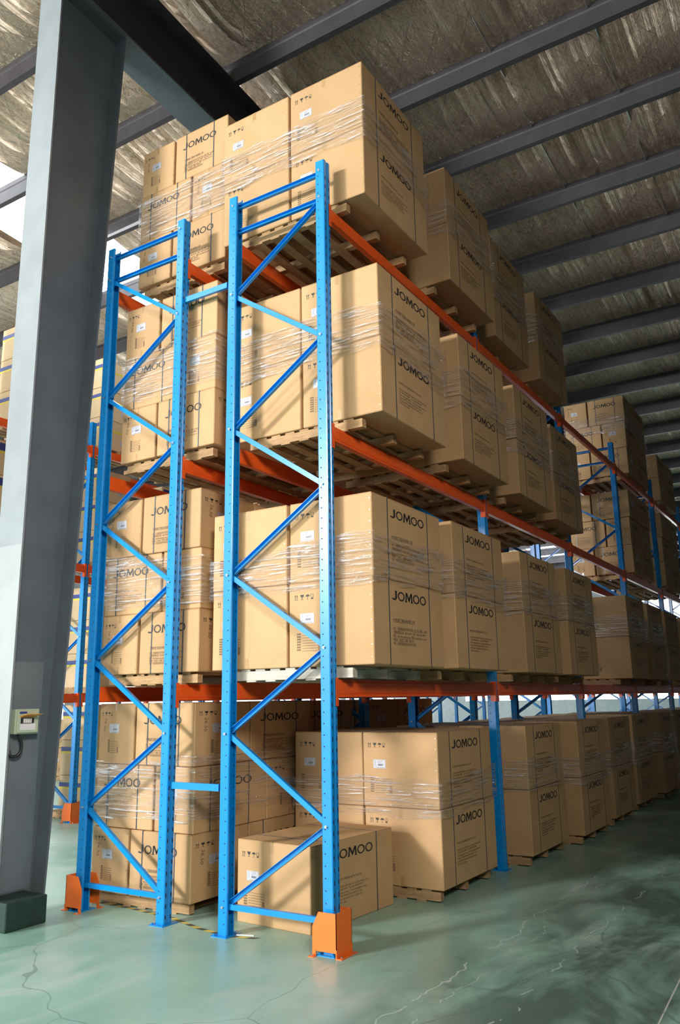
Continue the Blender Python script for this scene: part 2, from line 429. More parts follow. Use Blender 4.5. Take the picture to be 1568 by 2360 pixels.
# breaker box on the column web
eb = bpy.data.objects.new('breaker_box', None); COL.objects.link(eb); eb.location = (-2.835, -0.585, 1.67)
tag(eb, 'small pale green breaker box with raised amber lid on the grey column', 'electrical box')
bm = bmesh.new(); box(bm, -0.083, 0.02, -0.115, 0.135, -0.108, 0.108); put('body', mesh('breaker_body', bm, M_BOXG, bev=0.006), eb)
bm = bmesh.new(); box(bm, 0.02, 0.034, -0.10, 0.12, -0.098, 0.10); cov = put('cover', mesh('breaker_cover', bm, M_BOXG, bev=0.005), eb)
bm = bmesh.new(); box(bm, 0.0345, 0.038, -0.075, 0.085, -0.075, -0.018); put('front_sheet', mesh('breaker_sheet', bm, M_WHITE), cov)
bm = bmesh.new(); box(bm, 0.0345, 0.036, -0.07, 0.07, -0.018, 0.03); put('switch_window', mesh('breaker_window', bm, M_BLK), cov)
bm = bmesh.new()
for i in range(4): box(bm, 0.036, 0.048, -0.045+0.022*i, -0.031+0.022*i, -0.012, 0.026)
put('switch_bank', mesh('switch_bank', bm, M_WHITE, M_BLK), cov)
bm = bmesh.new(); prism(bm, [(0.036, 0.036), (0.13, 0.062), (0.13, 0.066), (0.036, 0.046)], 'y', -0.08, 0.085); put('lid', mesh('breaker_lid', bm, M_AMBER), cov)
bm = bmesh.new(); box(bm, 0.0345, 0.0365, -0.085, -0.01, 0.068, 0.086); put('maker_label', mesh('maker_label', bm, M_LOGOB), cov)
cu = bpy.data.curves.new('cable', 'CURVE'); cu.dimensions = '3D'; cu.bevel_depth = 0.014
sp = cu.splines.new('BEZIER'); pts = [(-0.03, -0.045, -0.10), (-0.02, -0.005, -0.20), (-0.03, -0.03, -0.29), (-0.05, -0.09, -0.29), (-0.062, -0.098, -0.25)]
sp.bezier_points.add(len(pts)-1)
for b_, p in zip(sp.bezier_points, pts): b_.co = p; b_.handle_left_type = b_.handle_right_type = 'AUTO'
tmp = bpy.data.objects.new('tmp', cu); COL.objects.link(tmp); me = bpy.data.meshes.new_from_object(tmp); bpy.data.objects.remove(tmp)
me.materials.clear(); me.materials.append(M_BLK); put('cable', me, eb)

# ------------------------------------------------------------------ rack parts
H_POST = 6.6
NZ0, NS = 0.2143, 0.6683
LV = {1: 1.972, 2: 4.085, 3: 6.165}
SLOT = 0.0859
def post_mesh(slots=True):
    """outer (aisle) face at x=+0.052, inner lips at x=-0.03; front face y=0, back y=0.10"""
    bm = bmesh.new()
    t = 0.0035
    out = [(-0.035, 0), (0.045, 0), (0.052, 0.006), (0.052, 0.034), (0.044, 0.041), (0.044, 0.059), (0.052, 0.066), (0.052, 0.094), (0.045, 0.10), (-0.035, 0.10), (-0.042, 0.094), (-0.042, 0.080)]
    inn = [(-0.038, 0.080), (-0.038, 0.092), (-0.034, 0.0965), (0.043, 0.0965), (0.048, 0.092), (0.048, 0.068), (0.040, 0.061), (0.040, 0.039), (0.048, 0.032), (0.048, 0.008), (0.043, 0.0035), (-0.034, 0.0035), (-0.038, 0.008), (-0.038, 0.020), (-0.042, 0.020), (-0.042, 0.006)]
    prism(bm, out+inn, 'z', 0.006, H_POST)
    if slots:
        n = int((H_POST-0.1)/SLOT)
        for i in range(n):
            z = 0.06+i*SLOT
            for y in (0.020, 0.080):
                box(bm, 0.0515, 0.0526, y-0.006, y+0.006, z-0.016, z+0.016, 1)
            pts = [(-0.012+0.0062*math.cos(a*math.pi/4), z+0.03+0.0062*math.sin(a*math.pi/4)) for a in range(8)]
            prism(bm, pts, 'y', -0.0008, 0.0005, 1)
            box(bm, -0.0385, -0.0375, 0.084, 0.091, z-0.01, z+0.01, 1)
            prism(bm, [(p[0], p[1]) for p in pts], 'y', 0.0955, 0.0964, 1)
    return mesh('rack_post', bm, M_BLUE, M_HOLE)
ME_POST = post_mesh(); ME_POSTF = post_mesh(False)
bm = bmesh.new(); box(bm, -0.075, 0.085, -0.045, 0.145, 0, 0.006)
for x, y in ((-0.055, -0.025), (0.065, -0.025)): cyl(bm, (x, y, 0.006), 0.009, 0.012, 'z', 8)
ME_FOOT = mesh('base_plate', bm, M_BLUE)
bm = bmesh.new(); cyl(bm, (0, -0.012, 0), 0.011, 0.014, 'y', 8); cyl(bm, (0, -0.022, 0), 0.006, 0.012, 'y', 8)
ME_BOLT = mesh('brace_bolt', bm, M_BOLT)
_chan = {}
def channel(L, flip):
    k = (round(L, 3), flip)
    if k not in _chan:
        bm = bmesh.new(); h = 0.021; d = 0.034; t = 0.003
        if flip: P = [(-h, 0), (h, 0), (h, t), (-h+t, t), (-h+t, d), (-h, d)]; P = [(0, -h), (d, -h), (d, -h+t), (t, -h+t), (t, h-t), (d, h-t), (d, h), (0, h)]
        else: P = [(d, -h), (0, -h), (0, -h+t), (d-t, -h+t), (d-t, h-t), (0, h-t), (0, h), (d, h)]
        prism(bm, P, 'x', 0, L)
        _chan[k] = mesh('brace_channel', bm, M_BLUE)
    return _chan[k]
def brace(root, name, xa, za, xb, zb_, y, flip):
    d = Vector((xb-xa, 0, zb_-za)); L = d.length
    ang = math.atan2(d.z, d.x)
    o = put(name, channel(L, flip), root, mat=T(xa, y, za) @ Matrix.Rotation(-ang, 4, 'Y'))
    return o
def frame(label, xo, y0, width, mirror, near=True, group='blue upright frames'):
    """frame with outer right bolt line at x=xo, left bolt line xo-width"""
    root = bpy.data.objects.new('upright_frame', None); COL.objects.link(root); root.location = (xo, y0, 0)
    tag(root, label, 'rack frame', group)
    mp = ME_POST if near else ME_POSTF
    p1 = put('post', mp, root, mat=T(0, 0, 0)); put('base_plate', ME_FOOT, p1)
    mir = T(-width, 0, 0) @ Matrix.Diagonal((-1, 1, 1, 1))
    p2 = put('post', MIRP if near else MIRPF, root, mat=T(-width, 0, 0)); put('base_plate', MIRF, p2)
    xl, xr = -width+0.0, 0.0
    def nx(k):
        left = (k % 2 == 0) != mirror
        return xl if left else xr
    e = 0.030
    for k in range(0, 9):
        xa, xb = nx(k), nx(k+1); s = 1 if xb > xa else -1
        brace(root, 'diagonal_brace', xa+s*e, NZ0+k*NS+0.02, xb-s*e, NZ0+(k+1)*NS-0.02, 0.030, (k % 2 == 1) != mirror)
    for z in (NZ0, NZ0+9*NS, 6.50):
        brace(root, 'horizontal_brace', xl+e, z, xr-e, z, 0.032, z < 1)
    if near:
        for k in range(0, 10): put('bolt', ME_BOLT, root, mat=T(nx(k), 0, NZ0+k*NS))
        for x in (xl, xr): put('bolt', ME_BOLT, root, mat=T(x, 0, 6.50))
    return root
def mirror_mesh(me, name):
    m = me.copy(); m.name = name; m.transform(Matrix.Diagonal((-1, 1, 1, 1))); m.flip_normals(); return m
MIRP = mirror_mesh(ME_POST, 'rack_post_mirrored'); MIRPF = mirror_mesh(ME_POSTF, 'rack_post_plain_mirrored'); MIRF = mirror_mesh(ME_FOOT, 'base_plate_mirrored')

BAY = 3.393
def beam_mesh(L):
    bm = bmesh.new()
    # outer side at x=0 going to x=-0.05, z 0 top to -0.135, with a step and rounded bulge
    P = [(-0.050, 0), (-0.018, 0), (-0.018, -0.022), (0.0, -0.026), (0.0, -0.108), (-0.006, -0.118), (0.002, -0.124), (0.002, -0.138), (-0.050, -0.138)]
    prism(bm, P, 'y', 0.004, L-0.004)
    return mesh('beam_profile', bm, M_ORANGE, bev=0.0)
ME_BEAM = beam_mesh(BAY-0.10)
def conn_mesh(sgn):
    bm = bmesh.new()
    # end plate against the post side plus a flange wrapped over the slotted face
    box(bm, -0.052, 0.006, min(0, sgn*0.004), max(0, sgn*0.004), -0.205, 0.012)
    y0, y1 = sorted((0.0, -sgn*0.034))
    box(bm, 0.002, 0.0065, y0, y1, -0.205, 0.012)
    for z in (-0.02, -0.085, -0.11, -0.175):
        cyl(bm, (0.006, (y0+y1)/2, z), 0.005, 0.002, 'x', 8)
    for f in bm.faces:
        if all(v.co.x > 0.0059 for v in f.verts) and f.calc_area() < 0.0002: f.material_index = 1
    return mesh('beam_connector', bm, M_ORANGE, M_BOLT)
ME_CA, ME_CB = conn_mesh(1), conn_mesh(-1)
MIR_BEAM, MIR_CA, MIR_CB = (mirror_mesh(a, a.name+'_mirrored') for a in (ME_BEAM, ME_CA, ME_CB))
def beam(label, x, y0, z, inner, group):
    b = bpy.data.objects.new('load_beam', None); COL.objects.link(b); b.location = (x, y0+0.10, z)
    tag(b, label, 'rack beam', group)
    put('beam_profile', MIR_BEAM if inner else ME_BEAM, b)
    put('connector', MIR_CA if inner else ME_CA, b)
    put('connector', MIR_CB if inner else ME_CB, b, mat=T(0, BAY-0.10, 0))
    return b
LN = {1: 'lowest', 2: 'middle', 3: 'top'}
def rack(name, xo, ybase, width, k0, k1, mirror, nearmax):
    for k in range(k0, k1+1):
        i = k-k0
        pos = 'at the end facing the viewer' if i == 0 else '%s from the near end' % ORD[i]
        frame('blue bolted upright frame of the %s rack, %s' % (name, pos), xo, ybase+BAY*k, width, mirror, k <= nearmax, 'blue upright frames of the racks')
    for k in range(k0, k1):
        i = k-k0
        for l in (1, 2, 3):
            for inner in (False, True):
                x = xo+0.056 if not inner else xo-width-0.056
                beam('orange load beam, %s level, %s side, %s bay, %s rack' % (LN[l], 'back' if inner else 'front', ORD[i], name), x, ybase+BAY*k, LV[l], inner, 'orange load beams')
rack('right', 0.0, 0.0, 1.0, 0, 6, False, 3)
rack('middle', -1.69, 0.0, 1.0, 0, 6, True, 2)
rack('far left', -7.26, 3.70, 1.0, 0, 5, True, 1)
rack('distant', -12.6, 3.70, 1.0, 0, 4, True, -1)

# row spacers tying the two front frames
bm = bmesh.new(); box(bm, 0, 0.53, 0, 0.03, -0.028, 0.028); box(bm, 0, 0.53, 0.003, 0.034, -0.02, 0.02)
ME_SP = mesh('row_spacer', bm, M_BLUE)
for k in range(0, 4):
    for z, w in ((1.115, 'lower'), (5.71, 'upper')):
        o = put('row_spacer', ME_SP, loc=(-1.625, BAY*k+0.035, z))
        tag(o, 'short blue %s spacer bar joining the %s pair of frames' % (w, ORD[k]), 'rack spacer', 'row spacers between the two racks')

# post guards
def guard(label, x, y, mirror):
    g = bpy.data.objects.new('post_guard', None); COL.objects.link(g); g.location = (x, y, 0)
    tag(g, label, 'rack guard', 'orange post guards')
    s = -1 if mirror else 1
    bm = bmesh.new()
    fp = [(-0.10, 0.036), (0.11, 0.036), (0.11, 0.30), (-0.045, 0.30), (-0.10, 0.195)]
    P = lambda pts: [(s*p[0], p[1]) for p in pts]
    prism(bm, P(fp), 'y', -0.055, -0.050); prism(bm, P(fp), 'y', 0.155, 0.160)
    a, b = sorted((s*0.105, s*0.110)); box(bm, a, b, -0.055, 0.16, 0.036, 0.30)
    # lower doubler and feet
    a, b = sorted((s*0.104, s*0.1125)); box(bm, a, b, -0.058, 0.163, 0.0, 0.06)
    for yy in (-0.057, 0.155):
        a, b = sorted((s*-0.10, s*-0.070)); box(bm, a, b, yy, yy+0.007, 0.0, 0.04)
    put('guard_shell', mesh('guard_shell', bm, M_GUARD), g)
    bm = bmesh.new()
    a, b = sorted((s*0.106, s*0.155)); box(bm, a, b, -0.06, 0.165, 0.0, 0.005)
    for yy in (-0.10, 0.16):
        a, b = sorted((s*-0.11, s*-0.065)); box(bm, a, b, yy, yy+0.045, 0.0, 0.005)
    put('foot_flange', mesh('guard_flange', bm, M_GUARD), g)
    bm = bmesh.new()
    for bx, by in ((0.135, -0.03), (0.135, 0.13), (-0.088, -0.08), (-0.088, 0.185)): cyl(bm, (s*bx, by, 0.005), 0.009, 0.012, 'z', 8)
    put('anchor_bolts', mesh('guard_bolts', bm, M_BOLT), g)
guard('orange steel guard round the near right post foot, clipped upper corner', 0.0, 0.0, False)
guard('orange steel guard round the leftmost post foot of the middle rack', -2.69, 0.0, True)
guard('small orange guard on the far left rack post beside the grey column', -7.26, 3.70, False)

# ------------------------------------------------------------------ carton prints
def textmesh(name, body, size, mat, extr=0.0, align='LEFT'):
    cu = bpy.data.curves.new(name, 'FONT'); cu.body = body; cu.size = size; cu.align_x = align
    cu.resolution_u = 2; cu.extrude = extr
    o = bpy.data.objects.new(name, cu); COL.objects.link(o)
    me = bpy.data.meshes.new_from_object(o); bpy.data.objects.remove(o); bpy.data.curves.remove(cu)
    me.name = name; me.materials.clear(); me.materials.append(mat); return me
def fitmesh(me, w, h, flipx=False):
    """scale a flat mesh to exactly w x h with origin at lower left"""
    xs = [v.co.x for v in me.vertices]; ys = [v.co.y for v in me.vertices]
    x0, x1, y0, y1 = min(xs), max(xs), min(ys), max(ys)
    for v in me.vertices:
        v.co.x = (v.co.x-x0)/(x1-x0)*w; v.co.y = (v.co.y-y0)/(y1-y0)*h; v.co.z = 0
    return me
def ring(bm, cx, cy, rx, ry, tx, ty, n=28):
    A = [bm.verts.new((cx+rx*math.cos(2*math.pi*i/n), cy+ry*math.sin(2*math.pi*i/n), 0)) for i in range(n)]
    B = [bm.verts.new((cx+(rx-tx)*math.cos(2*math.pi*i/n), cy+(ry-ty)*math.sin(2*math.pi*i/n), 0)) for i in range(n)]
    for i in range(n): bm.faces.new((A[i], A[(i+1) % n], B[(i+1) % n], B[i]))
def logo_mesh(w, h):
    bm = bmesh.new()
    for cx in (0.259, 0.697, 0.903): ring(bm, cx, 0.5, 0.097, 0.5, 0.034, 0.155)
    # J
    poly(bm, [(0.088, 0.30), (0.140, 0.30), (0.140, 1.0), (0.088, 1.0)])
    poly(bm, [(0.082, 0.95), (0.146, 0.95), (0.146, 1.0), (0.082, 1.0)])
    n = 10; cx, cy = 0.062, 0.34
    A = []; B = []
    for i in range(n+1):
        a = -math.pi*0.82*i/n
        A.append(bm.verts.new((cx+0.078*math.cos(a), cy+0.34*math.sin(a), 0)))
        k = 0.030-0.010*i/n
        B.append(bm.verts.new((cx+(0.078-0.052+0.02*i/n)*math.cos(a), cy+(0.34-0.17)*math.sin(a)*0.9, 0)))
    for i in range(n): bm.faces.new((A[i], A[i+1], B[i+1], B[i]))
    # M
    poly(bm, [(0.372, 0), (0.412, 0), (0.424, 1.0), (0.388, 1.0)])
    poly(bm, [(0.545, 0), (0.590, 0), (0.574, 1.0), (0.538, 1.0)])
    poly(bm, [(0.388, 1.0), (0.432, 1.0), (0.500, 0.30), (0.482, 0.02)])
    poly(bm, [(0.574, 1.0), (0.530, 1.0), (0.464, 0.30), (0.482, 0.02)])
    poly(bm, [(0.360, 0), (0.424, 0), (0.424, 0.06), (0.360, 0.06)])
    poly(bm, [(0.533, 0), (0.602, 0), (0.602, 0.06), (0.533, 0.06)])
    for v in bm.verts: v.co.x *= w; v.co.y *= h
    return mesh('brand_print', bm, M_INK, fix=False)
CN_NAME = '\u4e5d\u7267\u53a8\u536b\u80a1\u4efd\u6709\u9650\u516c\u53f8'
CN_FINE = ('\u5730\u5740\uff1a\u4e2d\u56fd\u798f\u5efa\u7701\u5357\u5b89\u5e02\u7ecf\u6d4e\u5f00\u53d1\u533a\u4e5d\u7267\u5de5\u4e1a\u56ed  \u90ae\u7f16\uff1a362300\n'
           '\u5168\u56fd\u987e\u5ba2\u670d\u52a1\u70ed\u7ebf\uff1a400-1019-999   \u4f20\u771f\uff1a+86-595-86149999\n'
           '\u7f51\u5740\uff1ahttp://www.jomoo.com.cn   \u90ae\u7bb1\uff1ajomoo@jomoo.com.cn\n'
           '\u5236\u9020\u5546\uff1a\u4e5d\u7267\u53a8\u536b\uff08\u5b89\u5fbd\uff09\u6709\u9650\u516c\u53f8\n'
           '\u5730\u5740\uff1a\u4e2d\u56fd\u5b89\u5fbd\u7701\u6ec1\u5dde\u5e02\u7ecf\u6d4e\u6280\u672f\u5f00\u53d1\u533a')
EN_NAME = 'JOMOO KITCHEN & BATH CO.,LTD.'
EN_FINE = ('Add: Jiumu Industrial Park, Nan an City, Fujian Province, China\n'
           'Tel: +86-595-86149999      Fax: +86-595-86149999\n'
           'Http://www.jomoo.com.cn    E-mail: jomoo@jomoo.com.cn\n'
           'Factory: JOMOO Kitchen & Bath (Anhui) Co.,Ltd.\n'
           'Add: Economic Development Zone, Chuzhou City,\nAnhui Province, China')
def icons_mesh(w, h):
    bm = bmesh.new()
    for x in (0.0, 0.10):   # two up arrows with a bar
        poly(bm, [(x+0.03, 0.12), (x+0.055, 0.12), (x+0.055, 1.0), (x+0.03, 1.0)])
        poly(bm, [(x, 0.72), (x+0.085, 0.72), (x+0.0425, 1.02)])
    poly(bm, [(0, 0), (0.185, 0), (0.185, 0.07), (0, 0.07)])
    poly(bm, [(0.30, 1.0), (0.52, 1.0), (0.48, 0.55), (0.43, 0.45), (0.39, 0.45), (0.34, 0.55)])   # glass
    poly(bm, [(0.395, 0.05), (0.425, 0.05), (0.425, 0.5), (0.395, 0.5)]); poly(bm, [(0.34, 0), (0.48, 0), (0.48, 0.07), (0.34, 0.07)])
    pts = [(0.70+0.11*math.cos(math.pi*i/8), 0.58+0.40*math.sin(math.pi*i/8)) for i in range(9)]; poly(bm, pts)   # umbrella
    poly(bm, [(0.692, 0.05), (0.71, 0.05), (0.71, 0.6), (0.692, 0.6)]); poly(bm, [(0.66, 0.0), (0.71, 0.0), (0.71, 0.08), (0.66, 0.08)])
    poly(bm, [(0.88, 0), (1.0, 0), (1.0, 0.30), (0.88, 0.30)])
    for a, b in ((0.40, 0.45), (0.95, 1.0)): poly(bm, [(0.87, a), (1.01, a), (1.01, b), (0.87, b)])
    for a in (0.87, 0.985): poly(bm, [(a, 0.4), (a+0.02, 0.4), (a+0.02, 1.0), (a, 1.0)])
    for v in bm.verts: v.co.x *= w; v.co.y *= h
    return mesh('handling_icons', bm, M_INK, fix=False)
def sticker_mesh(w, h):
    bm = bmesh.new(); box(bm, 0, w, 0, h, 0, 0.0008, 0)
    z = 0.0011
    def q(x0, y0, x1, y1):
        f = bm.faces.new([bm.verts.new(p) for p in ((x0*w, y0*h, z), (x1*w, y0*h, z), (x1*w, y1*h, z), (x0*w, y1*h, z))]); f.material_index = 1
    q(0.03, 0.03, 0.97, 0.05); q(0.03, 0.95, 0.97, 0.97); q(0.03, 0.03, 0.045, 0.97); q(0.955, 0.03, 0.97, 0.97)
    rnd = random.Random(3)
    for i in range(6):
        y = 0.84-0.11*i; q(0.10, y, 0.22+0.06*rnd.random(), y+0.035); q(0.36, y, 0.6+0.3*rnd.random(), y+0.035)
    q(0.40, 0.32, 0.80, 0.48); q(0.25, 0.08, 0.90, 0.13)
    return mesh('shipping_label', bm, M_LABEL, M_LABINK, fix=False)
def table_mesh(w, h):
    bm = bmesh.new(); rnd = random.Random(5)
    for i in range(7):
        y = 1-i/6.5
        rect(bm, 0.20*w, y*h-0.0016, 0.98*w, y*h+0.0016)
        for j in range(3):
            x = j*0.055; rect(bm, x*w, y*h+0.004, (x+0.04)*w, y*h+0.018)
        if i > 3:
            for j in range(2): rect(bm, (0.86+j*0.06)*w, y*h+0.004, (0.90+j*0.06)*w, y*h+0.018)
    return mesh('spec_table', bm, M_INKF, fix=False)

def carton_type(L, D, H, cn, mat=None, variant='main'):
    """L: long side (local x), D: depth (local y), H: height. Origin bottom centre."""
    mat = mat or M_CARD
    t = dict(L=L, D=D, H=H, kids=[])
    bm = bmesh.new(); box(bm, -L/2, L/2, -D/2, D/2, 0, H-0.004)
    t['body'] = mesh('cardboard_box', bm, mat, bev=0.007)
    K = t['kids']
    front = T(-L/2, -D/2-0.0012, 0) @ Matrix.Rotation(R(90), 4, 'X')                       # text plane on local -Y
    endm = Matrix.Translation((-L/2-0.0012, D/2, 0)) @ Matrix.Rotation(R(-90), 4, 'Z') @ Matrix.Rotation(R(90), 4, 'X')
    endp = Matrix.Translation((L/2+0.0012, -D/2, 0)) @ Matrix.Rotation(R(90), 4, 'Z') @ Matrix.Rotation(R(90), 4, 'X')
    # top flaps
    bm = bmesh.new(); box(bm, -L/2+0.003, L/2-0.003, -D/2+0.003, -0.003, H-0.005, H-0.001); me1 = mesh('top_flap', bm, M_FLAP)
    bm = bmesh.new(); box(bm, -L/2+0.003, L/2-0.003, 0.003, D/2-0.003, H-0.005, H-0.001); me2 = mesh('top_flap', bm, M_FLAP)
    K += [('top_flap', me1, Matrix.Identity(4), 0), ('top_flap', me2, Matrix.Identity(4), 0)]
    if variant == 'stripe':
        bm = bmesh.new(); rect(bm, 0.06*L, H*0.70, 0.34*L, H*0.92); K.append(('blue_panel', mesh('blue_panel', bm, M_LOGOB, fix=False), front, 2))
        bm = bmesh.new(); rect(bm, 0.0, H*0.62, L, H*0.68); K.append(('yellow_stripe', mesh('yellow_stripe', bm, M_YEL, fix=False), front, 2))
        bm = bmesh.new(); rect(bm, 0.0, H*0.68, D, H*0.80, 0); rect(bm, 0, H*0.62, D, H*0.68, 1)
        K.append(('side_stripe', mesh('side_stripe', bm, M_LOGOB, M_YEL, fix=False), endm, 2))
        K.append(('shipping_label', sticker_mesh(0.12, 0.10), front @ T(0.62*L, H*0.25, 0), 2))
        return t
    if variant == 'main':
        s1, s2 = 0.205, 0.785; lw, lx, lh, lz = 0.49*L, 0.245*L, 0.115*H, 0.765*H
        nx_, nz, nw, nh = 0.25*L, 0.50*H, 0.30*L, 0.052*H
        fx, fz, fw_, fh = 0.25*L, 0.235*H, 0.48*L, 0.215*H
    else:
        s1, s2 = 0.21, 0.74; lw, lx, lh, lz = 0.64*L, 0.14*L, 0.135*H, 0.655*H
        nx_, nz, nw, nh = 0.18*L, 0.385*H, 0.36*L, 0.05*H
        fx, fz, fw_, fh = 0.18*L, 0.14*H, 0.55*L, 0.21*H
    if not cn: nw *= 1.15; fw_ *= 0.88
    K.append(('brand_print', logo_mesh(lw, lh), front @ T(lx, lz, 0), 3))
    me = fitmesh(textmesh('company_print', CN_NAME if cn else EN_NAME, 0.1, M_INK), nw, nh if cn else nh*0.7); K.append(('company_print', me, front @ T(nx_, nz, 0), 2))
    me = fitmesh(textmesh('address_print', CN_FINE if cn else EN_FINE, 0.1, M_INKF), fw_, fh); K.append(('address_print', me, front @ T(fx, fz, 0), 2))
    for s in (s1, s2):
        x = -L/2+s*L; a = 0.0022; w = 0.0065
        bm = bmesh.new()
        box(bm, x-w, x+w, -D/2-a, -D/2-0.0002, -0.0005, H+0.0006); box(bm, x-w, x+w, D/2+0.0002, D/2+a, -0.0005, H+0.0006)
        box(bm, x-w, x+w, -D/2-a, D/2+a, H-0.0008, H+0.0008)
        K.append(('strap', mesh('strap', bm, M_STRAP), Matrix.Identity(4), 3))
    for E_, nm in ((endm, 0), (endp, 1)):
        iw = min(0.24*D, 0.19) if variant == 'main' else 0.30*D
        K.append(('handling_icons', icons_mesh(iw, 0.062*H), E_ @ T(0.07*D, 0.795*H, 0), 2))
        K.append(('shipping_label', sticker_mesh(0.17*D, 0.12*H) if variant == 'main' else sticker_mesh(0.28*D, 0.15*H), E_ @ T(0.14*D if variant == 'main' else 0.30*D, 0.51*H, 0), 2))
        K.append(('spec_table', table_mesh(0.30*D, 0.20*H), E_ @ T(0.10*D if variant == 'main' else 0.28*D, 0.17*H, 0), 2))
        for a_, b_ in ((0.87, 0.995), (0.006, 0.13)):
            bm = bmesh.new(); rect(bm, 0.455*D, H*a_, 0.505*D, H*b_); K.append(('tape', mesh('tape', bm, M_TAPE, fix=False), E_, 1))
        bm = bmesh.new(); rect(bm, 0, 0, 0.008, 0.0035); me_s = mesh('staple', bm, M_STAPLE, fix=False)
        for i in range(7): K.append(('staple', me_s, E_ @ T(D*0.972, H*(0.08+0.14*i), 0) @ Matrix.Rotation(0.4, 4, 'Z'), 0))
        if variant == 'small':
            me = fitmesh(textmesh('handwriting', '26.50', 0.1, M_INKF), 0.22*H, 0.055*D)
            K.append(('handwriting', me, E_ @ T(0.17*D, 0.76*H, 0.0002) @ Matrix.Rotation(R(-97), 4, 'Z'), 1))
    return t
CT = {
    'bigC': carton_type(1.28, 0.815, 0.692, True), 'bigE': carton_type(1.28, 0.815, 0.692, False),
    'oneE': carton_type(1.21, 0.80, 0.660, False),
    's0C': carton_type(0.745, 0.80, 0.566, True, variant='small'), 's0E': carton_type(0.745, 0.80, 0.566, False, variant='small'),
    's1C': carton_type(1.05, 0.475, 0.566, True, variant='small'), 's1E': carton_type(1.05, 0.475, 0.566, False, variant='small'),
    'stripe': carton_type(0.80, 0.52, 0.56, False, M_CARDC, 'stripe'),
}
NCART = 0
def carton(tp, x, y, z, rz, label, group, lod=0, jit=True, skip=()):
    """x,y: box centre; rz rotation; lod: lowest detail rank kept"""
    global NCART; NCART += 1
    t = CT[tp]
    if jit: rz += random.uniform(-0.006, 0.006)
    o = put('cardboard_box', t['body'], loc=(x, y, z), rz=rz)
    tag(o, label, 'carton', group)
    for nm, me, mt, rank in t['kids']:
        if rank < lod or nm in skip: continue
        put(nm, me, o, mat=mt)
    return o

# ------------------------------------------------------------------ pallets
def pallet_meshes(lx, ly, mat):
    bm = bmesh.new(); box(bm, -lx/2, lx/2, -0.035, 0.035, 0, 0.078); st = mesh('stringer', bm, mat, bev=0.003)
    bm = bmesh.new(); box(bm, -0.05, 0.05, -ly/2, ly/2, 0, 0.017); dk = mesh('deck_board', bm, mat, bev=0.002)
    return st, dk
PM = {}
def pallet(x, y, z, lx, ly, label, grey=False, nd_=7):
    """x,y centre; z base"""
    k = (lx, ly, grey)
    if k not in PM: PM[k] = pallet_meshes(lx, ly, M_WOODG if grey else M_WOOD)
    st, dk = PM[k]
    o = bpy.data.objects.new('wooden_pallet', None); COL.objects.link(o); o.location = (x, y, z)
    tag(o, label, 'pallet', 'wooden pallets under the carton loads')
    for s in (-1, 0, 1): put('stringer', st, o, mat=T(0, s*(ly/2-0.035), 0.012))
    for i in range(nd_):
        px = -lx/2+0.14+(lx-0.28)*i/(nd_-1)
        put('deck_board', dk, o, mat=T(px, 0, 0.090))
    for i in range(5):
        px = -lx/2+0.20+(lx-0.40)*i/4
        put('bottom_board', dk, o, mat=T(px, 0, 0.0) @ Matrix.Diagonal((1, 1, 0.7, 1)))
    return o
PH = 0.108

# ------------------------------------------------------------------ stretch film
def film(x0, x1, y0, y1, z0, z1, label, seed=0, tilt=0.0, off=0.023):
    rnd = random.Random(seed); bm = bmesh.new()
    P = []
    def side(a, b, n):
        for i in range(n): P.append((a[0]+(b[0]-a[0])*i/n, a[1]+(b[1]-a[1])*i/n))
    X0, X1, Y0, Y1 = x0-off, x1+off, y0-off, y1+off
    nx, ny = max(8, int((X1-X0)/0.05)), max(8, int((Y1-Y0)/0.05))
    side((X0, Y0), (X1, Y0), nx); side((X1, Y0), (X1, Y1), ny); side((X1, Y1), (X0, Y1), nx); side((X0, Y1), (X0, Y0), ny)
    n = len(P); m = 9; rows = []
    cx, cy = (X0+X1)/2, (Y0+Y1)/2
    ph = [rnd.uniform(0, 6.28) for _ in range(4)]
    for j in range(m+1):
        row = []
        for i, (px, py) in enumerate(P):
            a = 2*math.pi*i/n
            top = z1+0.02*math.sin(3*a+ph[0])+0.012*math.sin(11*a+ph[1])+tilt*math.cos(a+ph[2])
            bot = z0+0.02*math.sin(2*a+ph[3])+0.012*math.sin(9*a+ph[1])+tilt*math.cos(a+ph[2])
            z = bot+(top-bot)*j/m
            d = rnd.uniform(-0.002, 0.003)
            vx = px+(d if px > cx else -d); vy = py+(d if py > cy else -d)
            row.append(bm.verts.new((vx-cx, vy-cy, z-z0)))
        rows.append(row)
    for j in range(m):
        for i in range(n):
            bm.faces.new((rows[j][i], rows[j][(i+1) % n], rows[j+1][(i+1) % n], rows[j+1][i]))
    o = put('stretch_film', mesh('stretch_film', bm, M_FILM, smooth=True), loc=(cx, cy, z0))
    tag(o, label, 'plastic film', 'stretch film round the pallet loads')
    return o

# ------------------------------------------------------------------ loads of the right rack (big cartons, two tiers, two rows deep)
LVN = {0: 'on the floor', 1: 'on lowest beams', 2: 'on middle beams', 3: 'on top beams'}
ZP = {0: 0.0, 1: LV[1], 2: LV[2], 3: LV[3]}
BIG = {  # level: list of (right face x, front y)
    3: [(0.350, 0.217), (0.338, 2.08), (0.214, 3.70), (0.216, 5.44)],
    2: [(0.430, 0.278), (0.418, 1.995), (0.384, 3.72), (0.290, 5.44)],
    1: [(0.379, 0.130), (0.436, 1.567), (0.405, 3.53), (0.428, 5.12), (0.346, 8.78), (0.36, 10.40), (0.33, 12.1), (0.38, 14.0), (0.36, 15.6)],
    0: [(0.114, 1.763), (0.274, 3.692), (0.390, 5.273), (0.357, 6.93), (0.302, 8.66), (0.36, 10.4), (0.33, 12.0), (0.40, 13.8), (0.34, 15.5)],
}
CNSET = {(1, 0), (3, 0), (2, 0)}
